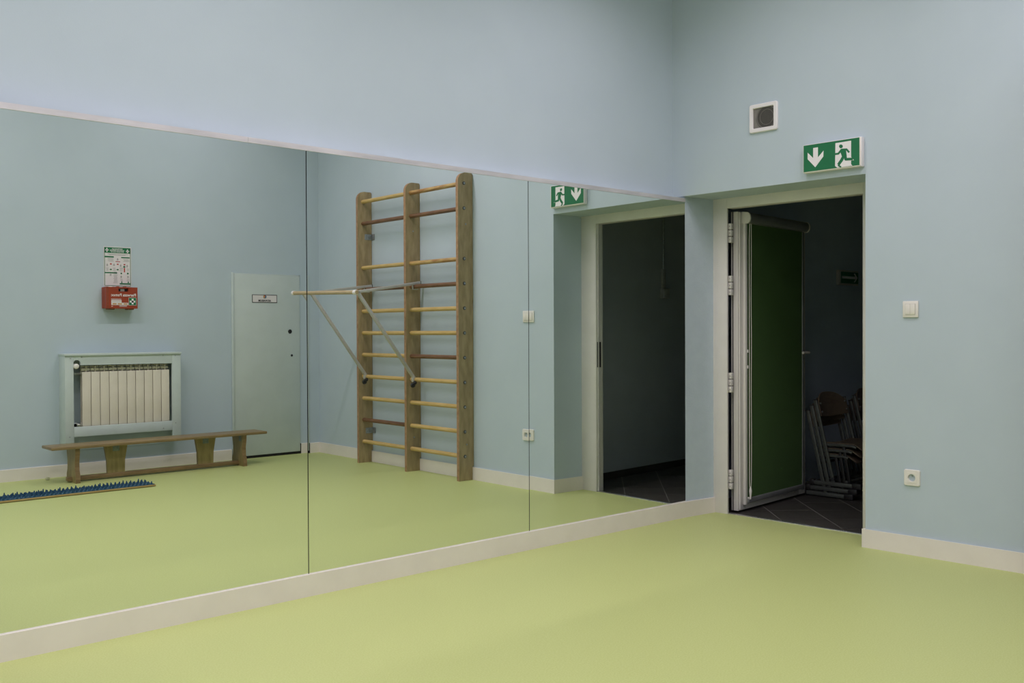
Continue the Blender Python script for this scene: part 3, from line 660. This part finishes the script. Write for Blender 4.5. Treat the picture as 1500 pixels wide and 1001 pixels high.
f = MB(); f.box(FX0 + 0.010, FX0 + 0.014, BW + 0.119, BW + 0.1206, FZ0, FZ1); build('lid_groove', f, 'rung_brown', fa)
for xa, xb in ((-2.01, -1.96), (-1.845, -1.795)):
    f = MB(); f.box(xa, xb, BW + 0.03, BW + 0.11, FZ0 - 0.011, FZ0 + 0.002, 0.003); build('foot', f, 'rung_brown', fa)
for xa, xb in ((-1.995, -1.97), (-1.93, -1.91), (-1.87, -1.85)):
    f = MB(); f.box(xa, xb, BW + 0.05, BW + 0.085, FZ1 - 0.001, FZ1 + 0.008, 0.002); build('latch', f, 'plastic_white' if xa < -1.98 else 'red_plastic', fa)
def fb(px, py): return (FX0 + (px - 110) / (505 - 110) * (FX1 - FX0), FZ1 - (py - 595) / (850 - 595) * (FZ1 - FZ0))
def frect(name, rects, mat_, dy):
    f = MB()
    for x0, y0, x1, y1 in rects:
        a, b2 = fb(x0, y1), fb(x1, y0); f.box(a[0], b2[0], FYF - 0.0005, FYF + dy, a[1], b2[1])
    return build(name, f, mat_, fa)
frect('emblem_rim', [(391, 718, 488, 812)], 'sign_white', 0.0006); frect('green_emblem', [(394, 721, 485, 809)], 'sign_green', 0.0012)
frect('white_cross', [(405, 755, 473, 778), (428, 732, 452, 800)], 'sign_white', 0.0018)
frect('info_label', [(170, 750, 300, 782), (170, 782, 384, 810)], 'paper_white', 0.0008)
frect('label_print', [(186, 788, 236, 804), (252, 788, 304, 804), (326, 788, 372, 804)], 'orange_print', 0.0012)
frect('small_print', [(170, 734, 176, 744), (180, 736, 296, 743), (272, 814, 366, 818), (272, 823, 366, 827), (170, 822, 190, 828)], 'paper_white', 0.0008)
frect('label_lines', [(180, 765, 292, 767), (180, 773, 292, 775)], 'grey_print', 0.0012)
c = fb(327, 690); text_mesh('lettering', 'Pierwsza Pomoc', 0.034, facing_back_wall(c[0], FYF + 0.0008, c[1]), 'sign_white', fa, 0.0006, wid=315 / 395 * 0.265)

# ------------------------------------------------------------------ radiator and its cover
rc = thing('radiator_cover', (-1.89, BW, 0.28), 'pale green wooden cover framing the radiator', 'radiator cover')
RX0, RX1, RY = -2.385, -1.400, BW + 0.15
f = MB(); f.box(RX0 - 0.004, RX1 + 0.004, BW, RY + 0.012, 1.012, 1.030, 0.003); build('top_board', f, 'radiator_cover_paint', rc)
f = MB(); f.box(RX0, -2.315, RY - 0.02, RY, 0.275, 1.012, 0.002); build('post', f, 'radiator_cover_paint', rc)
f = MB(); f.box(-1.478, RX1, RY - 0.02, RY, 0.275, 1.012, 0.002); build('post', f, 'radiator_cover_paint', rc)
f = MB(); f.box(RX0, RX0 + 0.02, BW, RY - 0.02, 0.275, 1.012, 0.001); build('side_panel', f, 'radiator_cover_paint', rc)
f = MB(); f.box(RX1 - 0.02, RX1, BW, RY - 0.02, 0.275, 1.012, 0.001); build('side_panel', f, 'radiator_cover_paint', rc)
kx, kz, kr = -2.288, 0.948, 0.029
arc = [(kx + kr * math.cos(R(a)), kz + kr * math.sin(R(a))) for a in range(-25, 181, 12)]
f = MB(); f.prism([(-2.315, 1.012), (-1.478, 1.012), (-1.478, 0.931), (arc[0][0], 0.934)] + arc + [(-2.315, kz)], 'y', RY - 0.022, RY - 0.001)
build('upper_rail', f, 'radiator_cover_paint', rc)
f = MB(); f.box(-2.315, -1.478, RY - 0.021, RY - 0.001, 0.338, 0.420, 0.002); build('lower_rail', f, 'radiator_cover_paint', rc)
f = MB()
for x, z in ((-2.25, 1.0), (-1.56, 1.002), (-1.45, 0.998), (-1.56, 0.36), (-2.35, 0.34), (-2.34, 0.99), (-1.45, 0.40)): f.cyl((x, RY - 0.001, z), (x, RY + 0.0012, z), 0.005, seg=8)
build('screw', f, 'zinc', rc)

rd = thing('radiator', (-1.865, BW + 0.07, 0.40), 'cream sectional radiator behind the pale green frame', 'radiator')
NS = 10; FXa, FXb = -2.238, -1.488; pt = (FXb - FXa) / NS; FY = BW + 0.115
for k in range(NS):
    x0 = FXa + k * pt
    f = MB(); f.box(x0 + 0.002, x0 + pt - 0.002, FY - 0.012, FY, 0.405, 0.875, 0.003)
    f.box(x0 + pt / 2 - 0.003, x0 + pt / 2 + 0.003, FY - 0.075, FY - 0.008, 0.41, 0.925)
    f.box(x0 + 0.006, x0 + pt - 0.006, FY - 0.060, FY - 0.050, 0.42, 0.91)
    f.box(x0 + 0.004, x0 + pt - 0.004, FY - 0.030, FY - 0.022, 0.885, 0.905); f.box(x0 + 0.004, x0 + pt - 0.004, FY - 0.06, FY - 0.04, 0.915, 0.925)
    f.cyl((x0, FY - 0.045, 0.43), (x0 + pt, FY - 0.045, 0.43), 0.02, seg=10); f.cyl((x0, FY - 0.045, 0.86), (x0 + pt, FY - 0.045, 0.86), 0.02, seg=10)
    build('radiator_section', f, 'radiator_enamel', rd)
f = MB(); f.cyl((FXa - 0.05, FY - 0.045, 0.43), (FXa, FY - 0.045, 0.43), 0.013, seg=10); f.cyl((FXa - 0.05, FY - 0.02, 0.43), (FXa - 0.05, BW, 0.43), 0.014, seg=10); f.box(FXa - 0.07, FXa - 0.03, FY - 0.06, FY - 0.02, 0.415, 0.452, 0.006); build('return_valve', f, 'chrome', rd)
f = MB(); f.cyl((FXa - 0.05, FY - 0.045, 0.862), (FXa, FY - 0.045, 0.862), 0.013, seg=10); f.cyl((FXa - 0.052, BW, 0.862), (FXa - 0.052, FY - 0.03, 0.862), 0.013, seg=10); build('supply_valve', f, 'zinc', rd)
f = MB(); f.cyl((kx - 0.006, FY - 0.035, 0.925), (kx - 0.006, RY + 0.004, 0.925), 0.024, 0.022, 20); f.ball((kx - 0.006, RY + 0.004, 0.925), 0.022, (1, 0.5, 1)); build('thermostat_knob', f, 'plastic_white', rd)

# ------------------------------------------------------------------ bench
bn = thing('gym_bench', (-1.66, -4.22, 0.0), 'long low wooden gym bench in front of the radiator', 'bench')
BT = 0.302
f = MB(); f.box(-2.60, -0.745, -4.345, -4.095, BT - 0.024, BT, 0.006); build('seat_board', f, ['bench_wood'], bn)
def leg_profile():
    L = [(-4.330, 0.0), (-4.330, 0.06), (-4.312, 0.10), (-4.308, 0.17), (-4.322, 0.23), (-4.325, BT - 0.022)]
    return L + [(-8.44 - y, z) for y, z in reversed(L)]
for xa in (-2.415, -0.975):
    f = MB(); f.prism(leg_profile(), 'x', xa, xa + 0.036)
    for fc in f.bm.faces:
        fc.normal_update()
        if abs(fc.normal.x) < 0.5: fc.material_index = 1
    build('end_leg', f, ['bench_leg_wood', 'bench_edge_wood'], bn)
f = MB(); f.box(-2.45, -0.925, -4.245, -4.195, 0.012, 0.045, 0.004); build('lower_beam', f, 'bench_edge_wood', bn)
for cx_ in (-2.062, -1.284):
    f = MB(); f.prism([(cx_ - 0.071, 0.043), (cx_ + 0.071, 0.043), (cx_ + 0.074, 0.15), (cx_ + 0.096, BT - 0.022), (cx_ - 0.096, BT - 0.022), (cx_ - 0.074, 0.15)], 'y', -4.234, -4.206)
    lg = build('middle_leg', f, 'bench_leg_wood', bn)
    f = MB(); f.box(cx_ - 0.027, cx_ + 0.027, -4.2065, -4.203, BT - 0.078, BT - 0.024, 0.001); build('metal_plate', f, 'plate_steel', lg)
f = MB(); f.box(-0.978, -0.973, -4.19, -4.15, BT - 0.08, BT - 0.024); f.box(-1.0, -0.974, -4.19, -4.15, BT - 0.028, BT - 0.024); build('metal_plate', f, 'plate_steel', bn)

# ------------------------------------------------------------------ spiked foot mat
fm = thing('sensory_foot_mat', (-2.73, -3.62, 0.0), 'narrow sensory board covered with dark blue rubber spikes on the floor', 'foot mat')
MX0, MX1, MY0, MY1 = -3.45, -2.0, -3.715, -3.535
f = MB(); f.box(MX0, MX1, MY0, MY1, 0.004, 0.016, 0.002); build('board', f, 'mat_board', fm)
f = MB(); f.box(MX0 + 0.008, MX1 - 0.006, MY0 + 0.006, MY1 - 0.006, 0.016, 0.021, 0.002); build('rubber_sheet', f, 'blue_sheet', fm)
f = MB(); bm = f.bm
nx, ny = 48, 6
for i in range(nx):
    for j in range(ny):
        x = MX0 + 0.02 + (i + 0.5 * (j % 2)) * (MX1 - MX0 - 0.035) / nx; y = MY0 + 0.014 + j * (MY1 - MY0 - 0.028) / (ny - 1)
        h = random.uniform(0.014, 0.030); r = 0.009
        dx, dy = random.uniform(-0.003, 0.003), random.uniform(-0.003, 0.003)
        base = [bm.verts.new((x + r * math.cos(k * math.pi / 3), y + r * math.sin(k * math.pi / 3), 0.020)) for k in range(6)]
        top = [bm.verts.new((x + dx + 0.35 * r * math.cos(k * math.pi / 3), y + dy + 0.35 * r * math.sin(k * math.pi / 3), 0.020 + h)) for k in range(6)]
        for k in range(6): bm.faces.new((base[k], base[(k + 1) % 6], top[(k + 1) % 6], top[k]))
        bm.faces.new(top)
tag(build('spikes', f, 'blue_rubber', fm), 'dense dark blue rubber spikes', None, None, 'stuff')

# small scrap on the floor by the baseboard
f = MB(); f.box(-2.53, -2.50, -4.50, -4.475, 0.0, 0.022, 0.006)
tag(build('paper_scrap', f, 'scrap'), 'tiny pale scrap lying on the floor left of the bench', 'scrap')

# ------------------------------------------------------------------ ceiling lights (above the picture; the radiator-side row is added)
for k, (x, y) in enumerate(LAMPS):
    p = M2W(x, y, LAMP_Z)
    row = 'row over the mirror side' if y > -1.5 else ('row over the middle of the room' if y > -3 else 'row added over the radiator side to brighten the back wall')
    nth = ('first', 'second', 'third', 'fourth')[k % 4]
    s_ = thing('ceiling_light', (p.x, p.y, LAMP_Z), 'white linear ceiling light, %s from the door, %s' % (nth, row), 'ceiling light', 'linear ceiling lights')
    rot = Matrix.Translation(p) @ Matrix.Rotation(OM, 4, 'Z') @ Matrix.Translation((0, 0, 0))
    f = MB(); f.box(-0.66, 0.66, -0.10, 0.10, 0.012, CEIL - LAMP_Z, 0.004, 2, rot); build('housing', f, 'sign_white', s_)
    f = MB(); f.box(-0.62, 0.62, -0.07, 0.07, 0.004, 0.013, 0.003, 2, rot); build('diffuser', f, 'lamp_diffuser', s_)
    ld = bpy.data.lights.new('lamp', 'AREA'); ld.shape = 'RECTANGLE'; ld.size = 1.2; ld.size_y = 0.08
    ld.energy = LAMP_POWER[y]; ld.color = LAMP_COLOR; ld.spread = LAMP_SPREAD[y]
    lo = bpy.data.objects.new('lamp', ld); C.objects.link(lo); lo.parent = s_; lo.location = (0, 0, 0.0); lo.rotation_euler = (0, 0, OM)
